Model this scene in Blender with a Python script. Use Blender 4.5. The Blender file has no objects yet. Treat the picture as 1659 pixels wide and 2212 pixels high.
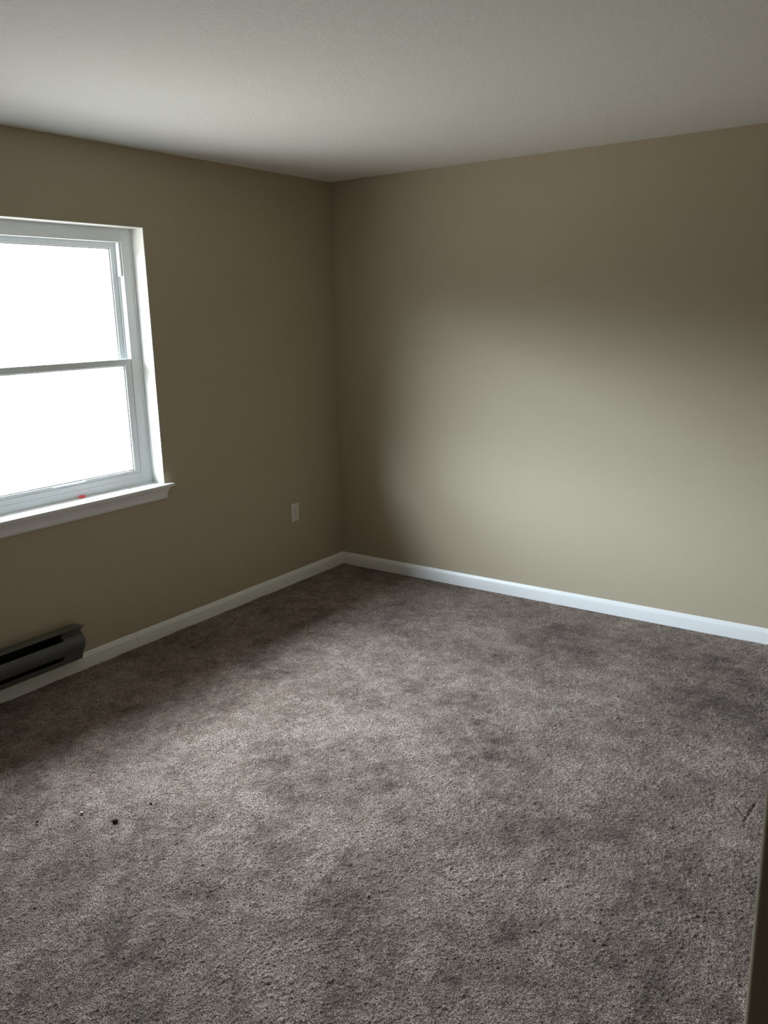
import bpy, bmesh, math, random
import numpy as np
from mathutils import Vector, Matrix

scene = bpy.context.scene
col = scene.collection

# ------------------------------------------------------------------ camera
F_PX = 1800.68
cam_d = bpy.data.cameras.new('camera')
cam_d.sensor_fit = 'HORIZONTAL'
cam_d.sensor_width = 36.0
cam_d.lens = 36.0 * F_PX / 1659.0
cam_d.clip_start = 0.02
cam = bpy.data.objects.new('camera', cam_d)
col.objects.link(cam)
CAM = Vector((3.40001, -4.27458, 1.65827))
Rv = Vector((0.8170339, 0.57616707, -0.02207088))
Uv = Vector((-0.11699766, 0.20314748, 0.97213304))
Fv = Vector((-0.56459469, 0.7916834, -0.23338858))
m = Matrix((( Rv.x, Uv.x, -Fv.x, CAM.x), (Rv.y, Uv.y, -Fv.y, CAM.y), (Rv.z, Uv.z, -Fv.z, CAM.z), (0, 0, 0, 1)))
cam.matrix_world = m
scene.camera = cam

# ------------------------------------------------------------------ view
vs = scene.view_settings
scene.display_settings.display_device = 'sRGB'
vs.view_transform = 'Standard'
vs.look = 'None'
vs.exposure = 0.0
vs.gamma = 1.0
vs.use_curve_mapping = False
scene.cycles.max_bounces = 12
scene.cycles.diffuse_bounces = 8
scene.cycles.transparent_max_bounces = 8
scene.cycles.sample_clamp_indirect = 6.0
scene.cycles.caustics_reflective = False
scene.cycles.caustics_refractive = False

# ------------------------------------------------------------------ overcast daylight outside (by elevation: ground, tree line, sky)
SKY = 110.0
world = bpy.data.worlds.new('overcast_daylight')
scene.world = world
world.use_nodes = True
nt = world.node_tree
nt.nodes.clear()
tc = nt.nodes.new('ShaderNodeTexCoord')
sep = nt.nodes.new('ShaderNodeSeparateXYZ')
mr = nt.nodes.new('ShaderNodeMapRange')
mr.inputs['From Min'].default_value = -1
mr.inputs['From Max'].default_value = 1
ramp = nt.nodes.new('ShaderNodeValToRGB')
bg = nt.nodes.new('ShaderNodeBackground')
wo = nt.nodes.new('ShaderNodeOutputWorld')
nt.links.new(tc.outputs['Generated'], sep.inputs[0])
nt.links.new(sep.outputs['Z'], mr.inputs['Value'])
nt.links.new(mr.outputs[0], ramp.inputs[0])
nt.links.new(ramp.outputs[0], bg.inputs['Color'])
nt.links.new(bg.outputs[0], wo.inputs[0])
bg.inputs['Strength'].default_value = SKY
stops = [(-1.0, (0.030, 0.030, 0.028)), (-0.80, (0.035, 0.035, 0.033)), (-0.60, (0.085, 0.085, 0.081)), (-0.42, (0.165, 0.165, 0.158)), (-0.28, (0.095, 0.095, 0.091)),
         (-0.12, (0.035, 0.035, 0.034)), (0.055, (0.045, 0.049, 0.053)), (0.20, (0.78, 0.90, 1.03)), (0.5, (0.84, 0.96, 1.10)),
         (0.70, (0.90, 1.02, 1.16)), (0.81, (0.30, 0.34, 0.39)), (1.0, (0.26, 0.30, 0.36))]
el = ramp.color_ramp.elements
while len(el) < len(stops):
    el.new(0.5)
for e, (z, c) in zip(el, stops):
    e.position = (z + 1) / 2
    e.color = (*c, 1)

# window opening (in the plane x = 0)
WY1, WY0 = -1.466, -2.45       # right jamb, left jamb
WZ0, WZ1 = 0.812, 2.084
pl = bpy.data.lights.new('window_daylight', 'AREA')
pl.shape = 'RECTANGLE'
pl.size = WY1 - WY0
pl.size_y = WZ1 - WZ0
pl.cycles.is_portal = True
plo = bpy.data.objects.new('window_daylight', pl)
plo.location = (-0.20, (WY0 + WY1) / 2, (WZ0 + WZ1) / 2)
plo.rotation_euler = (math.radians(90), 0, math.radians(-90))
col.objects.link(plo)

# ------------------------------------------------------------------ helpers
def tag(o, label=None, cat=None, group=None, kind=None):
    if label: o['label'] = label
    if cat: o['category'] = cat
    if group: o['group'] = group
    if kind: o['kind'] = kind
    return o

def empty(name, loc):
    o = bpy.data.objects.new(name, None)
    o.empty_display_size = 0.1
    o.location = loc
    col.objects.link(o)
    return o

def link(name, me, mat, parent=None):
    if mat is not None:
        me.materials.append(mat)
    o = bpy.data.objects.new(name, me)
    col.objects.link(o)
    if parent is not None:
        o.parent = parent
        off = parent.location.copy()
        p = parent.parent
        while p is not None:
            off += p.location
            p = p.parent
        o.location = (0, 0, 0)
        me.transform(Matrix.Translation(-off))
    return o

def box(bm, x0, x1, y0, y1, z0, z1, bev=0.0, seg=2):
    vs_ = [bm.verts.new((x, y, z)) for x in (x0, x1) for y in (y0, y1) for z in (z0, z1)]
    q = [(0, 1, 3, 2), (4, 6, 7, 5), (0, 4, 5, 1), (2, 3, 7, 6), (0, 2, 6, 4), (1, 5, 7, 3)]
    fs = [bm.faces.new([vs_[i] for i in f]) for f in q]
    if bev > 0:
        es = list({e for f in fs for e in f.edges})
        bmesh.ops.bevel(bm, geom=es, offset=bev, segments=seg, affect='EDGES', profile=0.5)

def build(name, bm, mat, parent=None, smooth=False):
    bmesh.ops.recalc_face_normals(bm, faces=bm.faces[:])
    me = bpy.data.meshes.new(name)
    bm.to_mesh(me)
    bm.free()
    if smooth:
        for p in me.polygons:
            p.use_smooth = True
        try:
            me.set_sharp_from_angle(angle=math.radians(35))
        except Exception:
            pass
    return link(name, me, mat, parent)

def boxes(name, lst, mat, parent=None, bev=0.0, smooth=False):
    bm = bmesh.new()
    for b in lst:
        box(bm, *b, bev=bev)
    return build(name, bm, mat, parent, smooth)

def sweep(bm, prof, a, b, fn_a=None, fn_b=None, cap=True):
    """closed profile of (u, z) swept between two stations; fn maps (u, z) -> point"""
    A = [bm.verts.new(fn_a(u, z)) for u, z in prof]
    B = [bm.verts.new(fn_b(u, z)) for u, z in prof]
    n = len(prof)
    for i in range(n):
        j = (i + 1) % n
        bm.faces.new((A[i], A[j], B[j], B[i]))
    if cap:
        bm.faces.new(A)
        bm.faces.new(B[::-1])

# ------------------------------------------------------------------ materials
def mat(name, base, rough=0.6, spec=0.3, bump=None, metallic=0.0, mottle=None):
    mt = bpy.data.materials.new(name)
    mt.use_nodes = True
    t = mt.node_tree
    b = t.nodes['Principled BSDF']
    b.inputs['Base Color'].default_value = (*base, 1)
    b.inputs['Roughness'].default_value = rough
    b.inputs['Specular IOR Level'].default_value = spec
    b.inputs['Metallic'].default_value = metallic
    g = t.nodes.new('ShaderNodeNewGeometry')
    if mottle:
        sc, amt = mottle
        n = t.nodes.new('ShaderNodeTexNoise')
        n.inputs['Scale'].default_value = sc
        n.inputs['Detail'].default_value = 4
        t.links.new(g.outputs['Position'], n.inputs['Vector'])
        mx = t.nodes.new('ShaderNodeMix')
        mx.data_type = 'RGBA'
        mx.inputs[6].default_value = tuple(c * (1 - amt) for c in base) + (1,)
        mx.inputs[7].default_value = tuple(min(1, c * (1 + amt)) for c in base) + (1,)
        t.links.new(n.outputs['Fac'], mx.inputs[0])
        t.links.new(mx.outputs[2], b.inputs['Base Color'])
    if bump:
        for sc, dist, st in bump:
            n = t.nodes.new('ShaderNodeTexNoise')
            n.inputs['Scale'].default_value = sc
            n.inputs['Detail'].default_value = 5
            t.links.new(g.outputs['Position'], n.inputs['Vector'])
            bp = t.nodes.new('ShaderNodeBump')
            bp.inputs['Strength'].default_value = st
            bp.inputs['Distance'].default_value = dist
            t.links.new(n.outputs['Fac'], bp.inputs['Height'])
            prev = b.inputs['Normal'].links
            if prev:
                t.links.new(prev[0].from_socket, bp.inputs['Normal'])
            t.links.new(bp.outputs['Normal'], b.inputs['Normal'])
    return mt

M_wall = mat('beige_wall_paint', (0.460, 0.390, 0.280), 0.62, 0.25, bump=[(160, 0.0012, 0.25), (1.6, 0.01, 0.12)], mottle=(1.5, 0.03))
M_ceil = mat('white_ceiling_paint', (0.85, 0.84, 0.81), 0.9, 0.1, bump=[(75, 0.005, 0.4), (240, 0.002, 0.35)])
M_trim = mat('white_gloss_trim', (0.85, 0.85, 0.84), 0.35, 0.4, bump=[(30, 0.001, 0.1)], mottle=(12, 0.02))
M_reveal = mat('white_drywall_return', (0.74, 0.73, 0.69), 0.7, 0.2, bump=[(120, 0.001, 0.2)])
M_vinyl = mat('white_window_vinyl', (0.88, 0.91, 0.93), 0.35, 0.4)
M_heat = mat('grey_taupe_heater_enamel', (0.115, 0.115, 0.105), 0.45, 0.4, mottle=(20, 0.04))
M_dark = mat('black_heater_inside', (0.012, 0.014, 0.013), 0.7, 0.2)
M_fin = mat('aluminium_fins', (0.10, 0.10, 0.10), 0.5, 0.4, metallic=0.6)
M_outlet = mat('ivory_outlet_plastic', (0.72, 0.70, 0.65), 0.4, 0.4)
M_slot = mat('outlet_slot_dark', (0.03, 0.028, 0.025), 0.7, 0.2)
M_screw = mat('painted_screw', (0.45, 0.43, 0.38), 0.4, 0.5, metallic=0.4)
M_red = mat('red_scrap', (0.80, 0.09, 0.11), 0.6, 0.3)
M_flake = mat('white_paint_flake', (0.70, 0.69, 0.65), 0.7, 0.2)
M_lint = mat('dark_brown_lint', (0.045, 0.030, 0.026), 0.95, 0.1)
M_ext = mat('added_eave_paint', (0.5, 0.5, 0.48), 0.8, 0.2)

def glass():
    mt = bpy.data.materials.new('window_glass')
    mt.use_nodes = True
    t = mt.node_tree
    t.nodes.clear()
    tr = t.nodes.new('ShaderNodeBsdfTransparent')
    tr.inputs['Color'].default_value = (0.93, 0.965, 0.955, 1)
    gl = t.nodes.new('ShaderNodeBsdfGlossy')
    gl.inputs['Roughness'].default_value = 0.01
    fr = t.nodes.new('ShaderNodeFresnel')
    fr.inputs['IOR'].default_value = 1.5
    mx = t.nodes.new('ShaderNodeMixShader')
    o = t.nodes.new('ShaderNodeOutputMaterial')
    t.links.new(fr.outputs[0], mx.inputs[0])
    t.links.new(tr.outputs[0], mx.inputs[1])
    t.links.new(gl.outputs[0], mx.inputs[2])
    t.links.new(mx.outputs[0], o.inputs[0])
    return mt
M_glass = glass()

def carpet():
    mt = bpy.data.materials.new('taupe_cut_pile_carpet')
    mt.use_nodes = True
    t = mt.node_tree
    b = t.nodes['Principled BSDF']
    b.inputs['Roughness'].default_value = 0.95
    b.inputs['Specular IOR Level'].default_value = 0.08
    g = t.nodes.new('ShaderNodeNewGeometry')
    at = t.nodes.new('ShaderNodeAttribute')
    at.attribute_name = 'pile'
    # yarn tone painted by how leaning pile takes light (vertex attribute: trodden and brushed patches)
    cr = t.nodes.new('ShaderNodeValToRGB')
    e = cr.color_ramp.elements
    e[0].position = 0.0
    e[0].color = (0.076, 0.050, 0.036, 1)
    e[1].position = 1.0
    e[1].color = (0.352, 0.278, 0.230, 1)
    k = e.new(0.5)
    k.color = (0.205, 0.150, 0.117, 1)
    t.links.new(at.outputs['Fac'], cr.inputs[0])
    # mixed yarn tones, with shade between tufts painted in as dark speckle
    n = t.nodes.new('ShaderNodeTexNoise')
    n.inputs['Scale'].default_value = 250
    n.inputs['Detail'].default_value = 2
    n.inputs['Distortion'].default_value = 0.6
    t.links.new(g.outputs['Position'], n.inputs['Vector'])
    mr_ = t.nodes.new('ShaderNodeMapRange')
    mr_.inputs['From Min'].default_value = 0.38
    mr_.inputs['From Max'].default_value = 0.62
    mr_.inputs['To Min'].default_value = 0.22
    mr_.inputs['To Max'].default_value = 1.75
    t.links.new(n.outputs['Fac'], mr_.inputs['Value'])
    mu = t.nodes.new('ShaderNodeMix')
    mu.data_type = 'RGBA'
    mu.blend_type = 'MULTIPLY'
    mu.inputs[0].default_value = 1.0
    t.links.new(cr.outputs[0], mu.inputs[6])
    t.links.new(mr_.outputs[0], mu.inputs[7])
    t.links.new(mu.outputs[2], b.inputs['Base Color'])
    b.inputs['Sheen Weight'].default_value = 0.15
    b.inputs['Sheen Roughness'].default_value = 0.5
    n2 = t.nodes.new('ShaderNodeTexNoise')
    n2.inputs['Scale'].default_value = 300
    n2.inputs['Detail'].default_value = 3
    t.links.new(g.outputs['Position'], n2.inputs['Vector'])
    bp = t.nodes.new('ShaderNodeBump')
    bp.inputs['Strength'].default_value = 0.9
    bp.inputs['Distance'].default_value = 0.006
    t.links.new(n2.outputs['Fac'], bp.inputs['Height'])
    t.links.new(bp.outputs['Normal'], b.inputs['Normal'])
    return mt
M_carpet = carpet()

# ------------------------------------------------------------------ room shell
H = 2.44
X1, Y1 = 5.60, -7.00
T = 0.18

# floor: cut-pile carpet as real relief over the part of the room in view
rng = np.random.default_rng(7)
def smooth_noise(nx, ny, cell, seed):
    r = np.random.default_rng(seed)
    gx, gy = int(nx / cell) + 4, int(ny / cell) + 4
    gr = r.random((gx, gy)).astype(np.float32)
    u = np.arange(nx) / cell
    v = np.arange(ny) / cell
    iu, iv = u.astype(int), v.astype(int)
    fu, fv = (u - iu), (v - iv)
    fu = (fu * fu * (3 - 2 * fu))[:, None]
    fv = (fv * fv * (3 - 2 * fv))[None, :]
    a = gr[np.ix_(iu, iv)]
    b_ = gr[np.ix_(iu + 1, iv)]
    c = gr[np.ix_(iu, iv + 1)]
    d = gr[np.ix_(iu + 1, iv + 1)]
    return (a * (1 - fu) * (1 - fv) + b_ * fu * (1 - fv) + c * (1 - fu) * fv + d * fu * fv) - 0.5

def make_floor():
    S = 0.003
    fx0, fx1, fy0, fy1 = 0.0, 3.48, -3.60, 0.0
    nx, ny = int((fx1 - fx0) / S) + 1, int((fy1 - fy0) / S) + 1
    xs = np.linspace(fx0, fx1, nx)
    ys = np.linspace(fy0, fy1, ny)
    Xg, Yg = np.meshgrid(xs, ys, indexing='ij')
    w = rng.standard_normal((nx + 4, ny + 4))
    def blur(a):
        a = (a[:-2] + 2 * a[1:-1] + a[2:]) / 4
        return (a[:, :-2] + 2 * a[:, 1:-1] + a[:, 2:]) / 4
    b1 = blur(w)
    tuft = b1[1:-1, 1:-1] * 1.6 + blur(b1) * 2.0          # tufts a few millimetres across
    tuft = np.where(tuft < 0, 0.8 * np.tanh(tuft * 1.0), tuft)
    h = 0.0009 * tuft
    h += 0.0010 * smooth_noise(nx, ny, 5.5, 12)
    h += 0.0050 * smooth_noise(nx, ny, 33.0, 13)
    h += 0.0060 * smooth_noise(nx, ny, 93.0, 14)
    # pile lean painted as tone: broad patches, medium patches and brushed streaks
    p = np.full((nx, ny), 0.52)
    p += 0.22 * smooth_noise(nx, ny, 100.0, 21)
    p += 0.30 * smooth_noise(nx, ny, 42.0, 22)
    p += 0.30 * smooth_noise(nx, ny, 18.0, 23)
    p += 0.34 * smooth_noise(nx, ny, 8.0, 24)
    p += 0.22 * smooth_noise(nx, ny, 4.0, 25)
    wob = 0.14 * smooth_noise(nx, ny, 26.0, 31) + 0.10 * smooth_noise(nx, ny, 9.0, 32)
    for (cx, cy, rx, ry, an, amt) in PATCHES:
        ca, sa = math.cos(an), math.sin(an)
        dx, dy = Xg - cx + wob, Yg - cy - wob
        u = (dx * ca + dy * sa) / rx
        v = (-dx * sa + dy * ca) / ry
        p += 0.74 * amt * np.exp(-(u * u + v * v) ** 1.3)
    p += 0.05 * tuft  # shade in the low gaps between tufts, put into the tone
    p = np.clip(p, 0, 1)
    for (ax, ay, bx_, by_, w, dep) in CREASES:
        dx, dy = bx_ - ax, by_ - ay
        L = math.hypot(dx, dy)
        tt = np.clip(((Xg - ax) * dx + (Yg - ay) * dy) / L ** 2, 0, 1)
        dist = np.hypot(Xg - (ax + tt * dx), Yg - (ay + tt * dy))
        h -= dep * np.exp(-(dist / w) ** 2)
    edge = np.minimum(1, np.minimum((fx1 - Xg), (Yg - fy0)) / 0.05)
    h *= np.clip(edge, 0, 1)
    co = np.stack([Xg, Yg, h], -1).reshape(-1, 3).astype(np.float32)
    idx = np.arange(nx * ny).reshape(nx, ny)
    q = np.stack([idx[:-1, :-1], idx[1:, :-1], idx[1:, 1:], idx[:-1, 1:]], -1).reshape(-1, 4)
    nv = len(co)
    # flat carpet beyond, and the floor deck below
    ext = np.array([(fx1, fy0, 0), (X1, fy0, 0), (X1, 0, 0), (fx1, 0, 0), (0, Y1, 0), (fx1, Y1, 0), (0, fy0, 0), (X1, Y1, 0),
                    (-T, Y1 - .1, -.02), (X1 + .1, Y1 - .1, -.02), (X1 + .1, .12, -.02), (-T, .12, -.02),
                    (-T, Y1 - .1, -.12), (X1 + .1, Y1 - .1, -.12), (X1 + .1, .12, -.12), (-T, .12, -.12)], np.float32)
    n_ = nv
    eq = np.array([(n_, n_ + 1, n_ + 2, n_ + 3), (n_ + 4, n_ + 5, n_, n_ + 6), (n_ + 5, n_ + 7, n_ + 1, n_),
                   (n_ + 8, n_ + 9, n_ + 10, n_ + 11), (n_ + 15, n_ + 14, n_ + 13, n_ + 12),
                   (n_ + 8, n_ + 12, n_ + 13, n_ + 9), (n_ + 9, n_ + 13, n_ + 14, n_ + 10),
                   (n_ + 10, n_ + 14, n_ + 15, n_ + 11), (n_ + 11, n_ + 15, n_ + 12, n_ + 8)])
    co = np.concatenate([co, ext])
    q = np.concatenate([q, eq]).astype(np.int32)
    me = bpy.data.meshes.new('floor')
    me.vertices.add(len(co))
    me.vertices.foreach_set('co', co.ravel())
    me.loops.add(len(q) * 4)
    me.loops.foreach_set('vertex_index', q.ravel())
    me.polygons.add(len(q))
    me.polygons.foreach_set('loop_start', np.arange(0, len(q) * 4, 4, dtype=np.int32))
    me.update(calc_edges=True)
    me.polygons.foreach_set('use_smooth', np.ones(len(q), dtype=bool))
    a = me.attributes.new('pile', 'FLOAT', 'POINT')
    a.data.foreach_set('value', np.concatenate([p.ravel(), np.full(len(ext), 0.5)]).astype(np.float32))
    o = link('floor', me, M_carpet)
    return tag(o, 'brown-grey taupe cut-pile carpet with brushed darker patches', kind='structure')

# worn / brushed spots, light on the lean painted as tone: centre x, y, radii, angle, amount
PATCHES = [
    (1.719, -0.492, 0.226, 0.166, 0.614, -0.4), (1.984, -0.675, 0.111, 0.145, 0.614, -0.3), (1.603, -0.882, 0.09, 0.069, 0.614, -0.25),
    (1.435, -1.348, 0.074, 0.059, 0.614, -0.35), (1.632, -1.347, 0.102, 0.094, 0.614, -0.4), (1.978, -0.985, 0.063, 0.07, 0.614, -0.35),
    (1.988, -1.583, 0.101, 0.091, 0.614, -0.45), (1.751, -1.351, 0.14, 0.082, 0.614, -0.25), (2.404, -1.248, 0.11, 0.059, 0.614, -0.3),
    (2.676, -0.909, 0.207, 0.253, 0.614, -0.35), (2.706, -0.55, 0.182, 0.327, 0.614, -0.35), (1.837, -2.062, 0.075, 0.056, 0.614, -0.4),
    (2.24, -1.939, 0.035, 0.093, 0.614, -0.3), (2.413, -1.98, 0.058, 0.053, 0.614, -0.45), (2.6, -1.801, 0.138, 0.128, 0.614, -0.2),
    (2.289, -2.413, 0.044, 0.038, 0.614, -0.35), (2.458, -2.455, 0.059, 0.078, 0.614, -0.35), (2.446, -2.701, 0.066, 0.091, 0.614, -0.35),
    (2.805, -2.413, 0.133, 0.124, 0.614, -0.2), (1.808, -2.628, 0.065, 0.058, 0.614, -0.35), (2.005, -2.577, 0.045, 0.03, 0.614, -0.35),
    (2.386, -2.859, 0.299, 0.106, 0.614, -0.14), (2.72, -2.635, 0.137, 0.091, 0.614, -0.12), (1.627, -2.984, 0.121, 0.105, 0.614, 0.12),  # broad faint spots, added for local tone
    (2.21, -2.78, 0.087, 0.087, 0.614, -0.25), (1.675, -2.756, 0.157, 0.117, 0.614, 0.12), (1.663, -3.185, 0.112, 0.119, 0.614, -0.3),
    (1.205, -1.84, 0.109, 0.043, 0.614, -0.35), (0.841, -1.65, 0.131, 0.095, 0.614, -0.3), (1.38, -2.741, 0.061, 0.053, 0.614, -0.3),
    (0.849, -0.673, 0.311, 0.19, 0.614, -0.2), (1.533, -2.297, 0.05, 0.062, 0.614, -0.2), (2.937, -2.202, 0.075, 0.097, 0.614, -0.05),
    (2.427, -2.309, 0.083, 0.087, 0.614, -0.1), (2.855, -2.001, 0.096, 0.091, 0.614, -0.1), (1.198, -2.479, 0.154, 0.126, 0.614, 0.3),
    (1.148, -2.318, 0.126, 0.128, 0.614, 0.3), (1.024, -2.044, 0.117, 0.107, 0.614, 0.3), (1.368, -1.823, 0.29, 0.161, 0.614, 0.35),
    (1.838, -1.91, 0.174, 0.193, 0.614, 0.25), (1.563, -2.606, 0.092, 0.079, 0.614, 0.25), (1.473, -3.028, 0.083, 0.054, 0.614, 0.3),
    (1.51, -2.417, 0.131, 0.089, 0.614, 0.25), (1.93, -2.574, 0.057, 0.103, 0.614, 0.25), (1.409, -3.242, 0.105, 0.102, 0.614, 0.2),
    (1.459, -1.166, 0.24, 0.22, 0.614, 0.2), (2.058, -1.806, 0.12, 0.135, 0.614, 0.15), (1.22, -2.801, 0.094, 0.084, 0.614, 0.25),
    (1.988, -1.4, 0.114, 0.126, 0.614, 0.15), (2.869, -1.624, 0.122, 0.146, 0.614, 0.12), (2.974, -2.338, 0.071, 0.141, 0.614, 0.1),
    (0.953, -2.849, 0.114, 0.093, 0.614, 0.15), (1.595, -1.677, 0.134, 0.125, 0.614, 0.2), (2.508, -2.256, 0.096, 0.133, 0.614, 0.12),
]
CREASES = [
    (2.529, -0.889, 2.681, 0.016, 0.018, 0.0025),
    (2.946, -1.487, 2.941, -1.614, 0.005, 0.004),
    (2.891, -1.539, 2.937, -1.595, 0.005, 0.004),
]
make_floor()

ceil = boxes('ceiling', [(-T, X1 + .1, Y1 - .1, .12, H, H + .15)], M_ceil)
tag(ceil, 'white lightly stippled flat ceiling', kind='structure')

wl = boxes('wall_left', [(-T, 0, WY1, .12, -.02, H), (-T, 0, Y1 - .1, WY0, -.02, H),
                         (-T, 0, WY0, WY1, -.02, WZ0 - .012), (-T, 0, WY0, WY1, WZ1, H)], M_wall)
tag(wl, 'beige painted wall with the window', kind='structure')
wr = boxes('wall_right', [(0, X1 + .1, 0, .12, -.02, H)], M_wall)
tag(wr, 'plain beige wall to the right of the corner', kind='structure')
boxes('wall_back', [(0, X1 + .1, Y1 - .1, Y1, -.02, H)], M_wall)['kind'] = 'structure'
boxes('wall_side', [(X1, X1 + .1, Y1, 0, -.02, H)], M_wall)['kind'] = 'structure'

eave = boxes('added_eave', [(-.88, -T, Y1, .8, 2.36, 2.48), (-.88, -.86, Y1, .8, 2.30, 2.48)], M_ext)  # unseen eave added to block high sky and shape the carpet shadow
tag(eave, 'unseen roof eave added outside above the window to cut high sky light', kind='structure')

# near wall end with a rounded corner bead, beside the camera
def near_wall():
    bm = bmesh.new()
    ex, ya, yb, r = 3.2990, -3.62, -3.50, 0.007
    pts = [(X1, ya), (X1, yb)]
    for k in range(9):
        a = math.pi / 2 + k / 8 * math.pi / 2
        pts.append((ex + r + r * math.cos(a), yb - r + r * math.sin(a)))
    for k in range(9):
        a = math.pi + k / 8 * math.pi / 2
        pts.append((ex + r + r * math.cos(a), ya + r + r * math.sin(a)))
    A = [bm.verts.new((x, y, -.02)) for x, y in pts]
    B = [bm.verts.new((x, y, H)) for x, y in pts]
    for i in range(len(pts)):
        j = (i + 1) % len(pts)
        bm.faces.new((A[i], A[j], B[j], B[i]))
    bm.faces.new(A)
    bm.faces.new(B[::-1])
    o = build('wall_front', bm, M_wall, smooth=True)
    return tag(o, 'shadowed end of a beige wall at the bottom right edge', kind='structure')
near_wall()

# ------------------------------------------------------------------ baseboards
BB = [(0, 0), (0.0135, 0), (0.0135, 0.0600), (0.0128, 0.0625), (0.0105, 0.0645), (0.0095, 0.0650), (0.0045, 0.0775), (0.0030, 0.0800), (0, 0.0812)]
def bb_left():
    bm = bmesh.new()
    def st(y, mit=False):
        return lambda u, z: (u, (y - u) if mit else y, z)
    sweep(bm, BB, 0, 0, st(-1.7385), st(0.0, True))        # corner board, mitred
    sweep(bm, BB, 0, 0, st(Y1), st(-1.7400))               # next board, butted with a hairline joint
    o = build('baseboard_left', bm, M_trim, smooth=True)
    return tag(o, 'white baseboard under the window wall, with a butt joint', kind='structure')
bb_left()
def bb_right():
    bm = bmesh.new()
    sweep(bm, BB, 0, 0, lambda u, z: (u + .0004, -u, z), lambda u, z: (X1, -u, z))
    o = build('baseboard_right', bm, M_trim, smooth=True)
    return tag(o, 'white baseboard along the right wall', kind='structure')
bb_right()

# ------------------------------------------------------------------ window
win = empty('window_1', (0, (WY0 + WY1) / 2, WZ0))
tag(win, 'white vinyl double-hung window with blown-out daylight', kind='structure')
e_ = 0.0
# drywall returns (right, left, head)
boxes('drywall_return', [(-T + .002, -.0008, WY1 - .004, WY1, WZ0, WZ1), (-T + .002, -.0008, WY0, WY0 + .004, WZ0, WZ1),
                         (-T + .002, -.0008, WY0 + .004, WY1 - .004, WZ1 - .004, WZ1)], M_reveal, win)
R, L_ = WY1 - .004, WY0 + .004
FX = -0.094                      # room-side face of the vinyl frame
FW = 0.062
boxes('window_frame', [
    (-.172, FX, R - FW, R, WZ0, WZ1 - .004),
    (-.172, FX, L_, L_ + FW, WZ0, WZ1 - .004),
    (-.172, FX, L_ + FW, R - FW, WZ1 - .068, WZ1 - .004),
    (-.172, FX, L_ + FW, R - FW, WZ0, .852),
    (-.112, FX - .002, L_ + FW, R - FW, .852, .878),
    (-.099, FX + .004, R - .012, R, WZ0, WZ1 - .004),
    (-.099, FX + .004, L_, L_ + .012, WZ0, WZ1 - .004),
    (-.132, -.126, R - FW - .008, R - FW, .878, WZ1 - .068),      # parting stop between the tracks
    (-.132, -.126, L_ + FW, L_ + FW + .008, .878, WZ1 - .068),
], M_vinyl, win, bev=0.0015)
# lower sash, room side
def sash(name, xa, xb, ya, yb, za, zb, st, bot, top):
    o = boxes(name, [(xa, xb, ya, ya + st, za, zb), (xa, xb, yb - st, yb, za, zb),
                     (xa, xb, ya + st, yb - st, za, za + bot), (xa, xb, ya + st, yb - st, zb - top, zb),
                     (xa + .004, xb - .006, ya + st, ya + st + .007, za + bot, zb - top),
                     (xa + .004, xb - .006, yb - st - .007, yb - st, za + bot, zb - top),
                     (xa + .004, xb - .006, ya + st, yb - st, za + bot, za + bot + .006),
                     (xa + .004, xb - .006, ya + st, yb - st, zb - top - .006, zb - top)], M_vinyl, win, bev=0.0012)
    bm = bmesh.new()
    xm = (xa + xb) / 2
    v = [bm.verts.new(c) for c in ((xm, ya + st, za + bot), (xm, yb - st, za + bot), (xm, yb - st, zb - top), (xm, ya + st, zb - top))]
    bm.faces.new(v)
    me = bpy.data.meshes.new('glass_pane')
    bm.to_mesh(me)
    bm.free()
    me.transform(Matrix.Translation((0, 0, 0)))
    gp = link('glass_pane', me, M_glass, o)
    return o
def relink(o):
    return o
lo = sash('lower_sash', -.126, -.0985, L_ + FW, R - FW, .8785, 1.457, .038, .015, .030)
up = sash('upper_sash', -.160, -.133, L_ + FW, R - FW, 1.424, WZ1 - .068, .036, .030, .026)
boxes('balance_cover', [(-.125, -.100, R - FW - .011, R - FW, 1.856, WZ1 - .069)], M_vinyl, win, bev=.001)
boxes('sash_lift', [(-.0985, -.094, L_ + .40, R - .40, .884, .890)], M_vinyl, win, bev=.001)

# stool (sill board) and apron
bm = bmesh.new()
box(bm, -.094, .034, WY0 - .042, -1.424, WZ0 - .012, WZ0 + .003, bev=.004, seg=3)
sill = build('window_sill', bm, M_trim, win, smooth=True)
AP = [(0, -.012), (.026, -.012), (.0265, -.018), (.0225, -.022), (.020, -.030), (.0145, -.044), (.013, -.052),
      (.013, -.064), (.010, -.0705), (.006, -.0755), (0, -.0765)]
bm = bmesh.new()
zz = WZ0
def apfn(y, s):
    return lambda u, z: (u, y - s * (.026 - u) * 0.9, z + zz)
sweep(bm, AP, 0, 0, apfn(WY0 - .02, -1), apfn(-1.452, 1))
build('sill_apron', bm, M_trim, win, smooth=True)

# ------------------------------------------------------------------ electric baseboard heater
heater = empty('baseboard_heater', (0, -2.75, 0.075))
tag(heater, 'grey metal electric baseboard heater with dark slots, mounted low on the wall under the window', 'heater')
HY1, HY0 = -2.087, -3.45
def poly_sweep(name, prof, ya, yb, mt, par, bev=0):
    bm = bmesh.new()
    sweep(bm, prof, 0, 0, lambda u, z: (u, ya, z), lambda u, z: (u, yb, z))
    return build(name, bm, mt, par, smooth=True)
# back plate with the flared top lip
poly_sweep('back_plate', [(0, .078), (.004, .078), (.004, .2385), (.083, .2475), (.0845, .2505), (.083, .2525), (0, .2435)], HY0, HY1 + .004, M_heat, heater)
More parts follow.
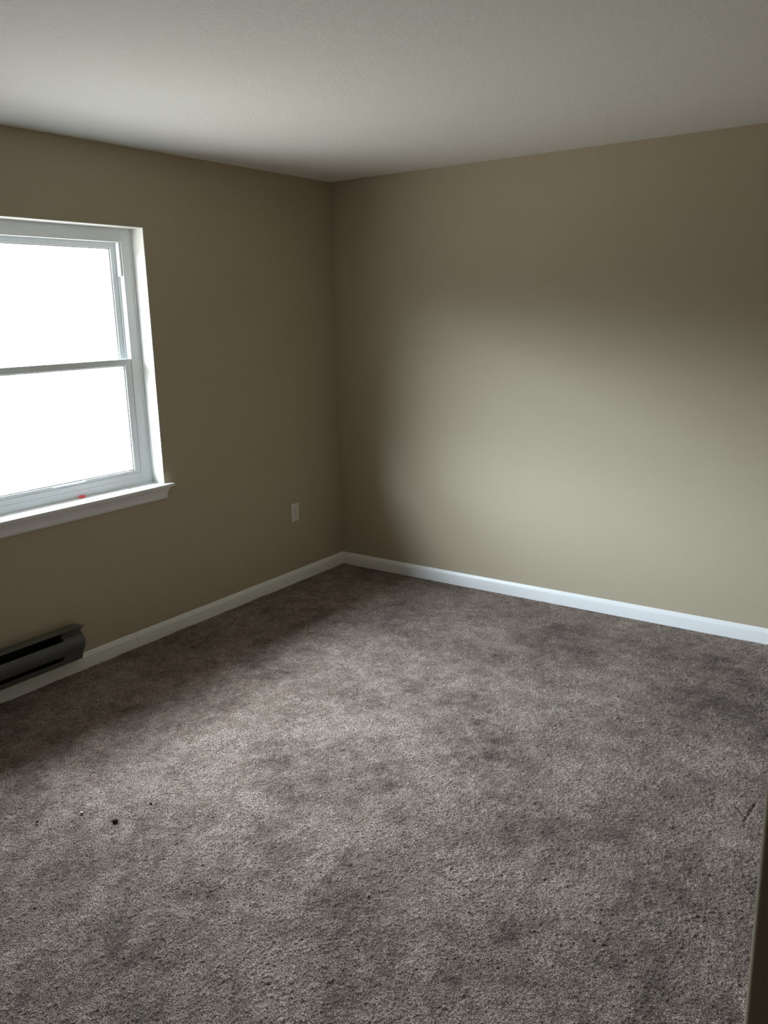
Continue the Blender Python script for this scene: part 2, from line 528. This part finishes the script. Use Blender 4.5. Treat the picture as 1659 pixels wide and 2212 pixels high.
# front cover: rolled shell
FC = [(.0755, .2050), (.0775, .2035), (.0845, .1930), (.0858, .1710), (.0800, .1480), (.0700, .1310),
      (.0685, .1312), (.0783, .1485), (.0838, .1712), (.0828, .1918), (.0755, .2020)]
poly_sweep('front_cover', FC, HY0 + .09, HY1 - .1, M_heat, heater)
LP = [(.0565, .1050), (.0480, .0780), (.0460, .0780), (.0545, .1055)]
poly_sweep('bottom_lip', LP, HY0 + .09, HY1 - .1, M_heat, heater)
EC = [(.001, .078), (.0470, .078), (.0590, .1120), (.0605, .1185), (.0700, .1310), (.0805, .1480), (.0865, .1710), (.0852, .1935), (.0775, .2040),
      (.0555, .2180), (.0565, .2260), (.0835, .2495), (.0845, .2520), (.001, .2430)]
poly_sweep('end_cap', EC, HY1 - .104, HY1, M_heat, heater)
poly_sweep('end_cap', EC, HY0, HY0 + .104, M_heat, heater)
boxes('heater_core', [(.0045, .012, HY0 + .105, HY1 - .105, .085, .236)], M_dark, heater)
bm = bmesh.new()
for k in range(90):
    y = HY0 + .14 + k * (HY1 - HY0 - .28) / 89
    box(bm, .018, .056, y, y + .0012, .135, .185)
fins = build('heating_fins', bm, M_fin, heater)
poly_sweep('heating_tube', [(.037 + .006 * math.cos(a * math.pi / 6), .160 + .006 * math.sin(a * math.pi / 6)) for a in range(12)],
           HY0 + .11, HY1 - .11, M_fin, heater)

# ------------------------------------------------------------------ wall outlet
outlet = empty('wall_outlet', (0, -.469, .4525))
tag(outlet, 'small off-white duplex power outlet low on the wall beside the corner', 'outlet')
def outlet_parts():
    y0, z0 = -.469, .4525
    bm = bmesh.new()
    box(bm, .0, .0055, y0 - .036, y0 + .036, z0 - .0575, z0 + .0575, bev=.0022, seg=3)
    build('cover_plate', bm, M_outlet, outlet, smooth=True)
    for s in (1, -1):
        zc = z0 + s * .0195
        bm = bmesh.new()
        n = 28
        ring = []
        for k in range(n):
            a = 2 * math.pi * k / n
            yy = .0172 * math.cos(a)
            zz_ = max(-.0135, min(.0135, .0172 * math.sin(a)))
            ring.append((yy, zz_))
        A = [bm.verts.new((.0054, y0 + a, zc + b)) for a, b in ring]
        B = [bm.verts.new((.0074, y0 + a * .97, zc + b * .97)) for a, b in ring]
        for i in range(n):
            j = (i + 1) % n
            bm.faces.new((A[i], A[j], B[j], B[i]))
        bm.faces.new(B)
        rc = build('receptacle', bm, M_outlet, outlet, smooth=True)
        for (dy, w, h_) in ((-.0062, .0020, .0085), (.0062, .0018, .0068)):
            boxes('slot', [(.0070, .0077, y0 + dy - w / 2, y0 + dy + w / 2, zc + .003 - h_ / 2, zc + .003 + h_ / 2)], M_slot, rc)
        bm = bmesh.new()
        A = [bm.verts.new((.0077, y0 + .0026 * math.cos(a * math.pi / 6), zc - .0075 + .0026 * math.sin(a * math.pi / 6))) for a in range(12)]
        B = [bm.verts.new((.0070, v.co.y, v.co.z)) for v in A]
        bm.faces.new(A)
        for i in range(12):
            bm.faces.new((A[i], A[(i + 1) % 12], B[(i + 1) % 12], B[i]))
        build('ground_hole', bm, M_slot, rc)
    bm = bmesh.new()
    A = [bm.verts.new((.0066, y0 + .003 * math.cos(a * math.pi / 8), z0 + .003 * math.sin(a * math.pi / 8))) for a in range(16)]
    B = [bm.verts.new((.0050, y0 + .0034 * math.cos(a * math.pi / 8), z0 + .0034 * math.sin(a * math.pi / 8))) for a in range(16)]
    bm.faces.new(A)
    for i in range(16):
        bm.faces.new((A[i], A[(i + 1) % 16], B[(i + 1) % 16], B[i]))
    build('screw', bm, M_screw, outlet)
outlet_parts()

# ------------------------------------------------------------------ crumbs
def lump(name, loc, size, mt, seed, spikes=0.5, sub=3):
    r = random.Random(seed)
    bm = bmesh.new()
    bmesh.ops.create_icosphere(bm, subdivisions=sub, radius=1.0)
    ph = [Vector((r.uniform(-1, 1), r.uniform(-1, 1), r.uniform(-1, 1))).normalized() for _ in range(9)]
    am = [r.uniform(-spikes, spikes) for _ in ph]
    for v in bm.verts:
        d = v.co.normalized()
        f = 1 + sum(a * max(0, d.dot(q)) ** 5 for a, q in zip(am, ph)) + r.uniform(-.05, .05)
        v.co = Vector((d.x * f * size[0], d.y * f * size[1], d.z * f * size[2])) + Vector(loc)
    return build(name, bm, mt, smooth=False)

def lint(name, loc, size, seed, nf=26):
    """a little tangle of dark fibres round a lump"""
    r = random.Random(seed)
    bm = bmesh.new()
    bmesh.ops.create_icosphere(bm, subdivisions=3, radius=1.0)
    ph = [Vector((r.uniform(-1, 1), r.uniform(-1, 1), r.uniform(-.4, 1))).normalized() for _ in range(8)]
    am = [r.uniform(-.6, .8) for _ in ph]
    for v in bm.verts:
        d = v.co.normalized()
        f = 1 + sum(a * max(0, d.dot(q)) ** 4 for a, q in zip(am, ph)) + r.uniform(-.08, .08)
        v.co = Vector((d.x * f * size, d.y * f * size * .8, d.z * f * size * .55)) + Vector(loc)
    for _ in range(nf):
        p = Vector(loc) + Vector((r.uniform(-1, 1), r.uniform(-1, 1), r.uniform(0, .6))) * size * .8
        d = Vector((r.uniform(-1, 1), r.uniform(-1, 1), r.uniform(-.2, .6))).normalized()
        w = .0005
        for s in range(5):
            q = p + d * size * .35
            n_ = d.cross(Vector((0, 0, 1))).normalized() * w
            u = Vector((0, 0, w))
            a = [bm.verts.new(p + n_), bm.verts.new(p + u), bm.verts.new(p - n_)]
            b = [bm.verts.new(q + n_), bm.verts.new(q + u), bm.verts.new(q - n_)]
            for i in range(3):
                bm.faces.new((a[i], a[(i + 1) % 3], b[(i + 1) % 3], b[i]))
            p = q
            d = (d + Vector((r.uniform(-.8, .8), r.uniform(-.8, .8), r.uniform(-.5, .3)))).normalized()
    return build(name, bm, M_lint)

tag(lint('lint_clump', (1.1935, -2.786, .007), .0085, 5), 'dark brown clump of lint on the pale carpet, largest of the specks', 'lint')
tag(lint('lint_speck', (1.209, -2.645, .005), .0042, 6, 10), 'tiny dark speck on the carpet, farthest from the camera of the dark specks', 'lint')
tag(lint('lint_speck', (0.970, -2.929, .005), .0042, 8, 10), 'tiny dark speck on the carpet nearest the left picture edge', 'lint')
tag(lump('carpet_crumb', (1.0494, -2.8128, .006), (.005, .004, .003), M_flake, 3), 'tiny whitish crumb on the carpet between the dark specks', 'crumb')
tag(lump('red_scrap', (-.083, -1.905, WZ0 + .0075), (.009, .018, .0065), M_red, 4, .35), 'small red scrap lying on the white window sill against the frame', 'scrap')
tag(lump('paint_flake', (-.060, -1.643, WZ0 + .0055), (.007, .010, .0032), M_flake, 9, .5), 'small white flake lying on the window sill right of the red scrap', 'flake')
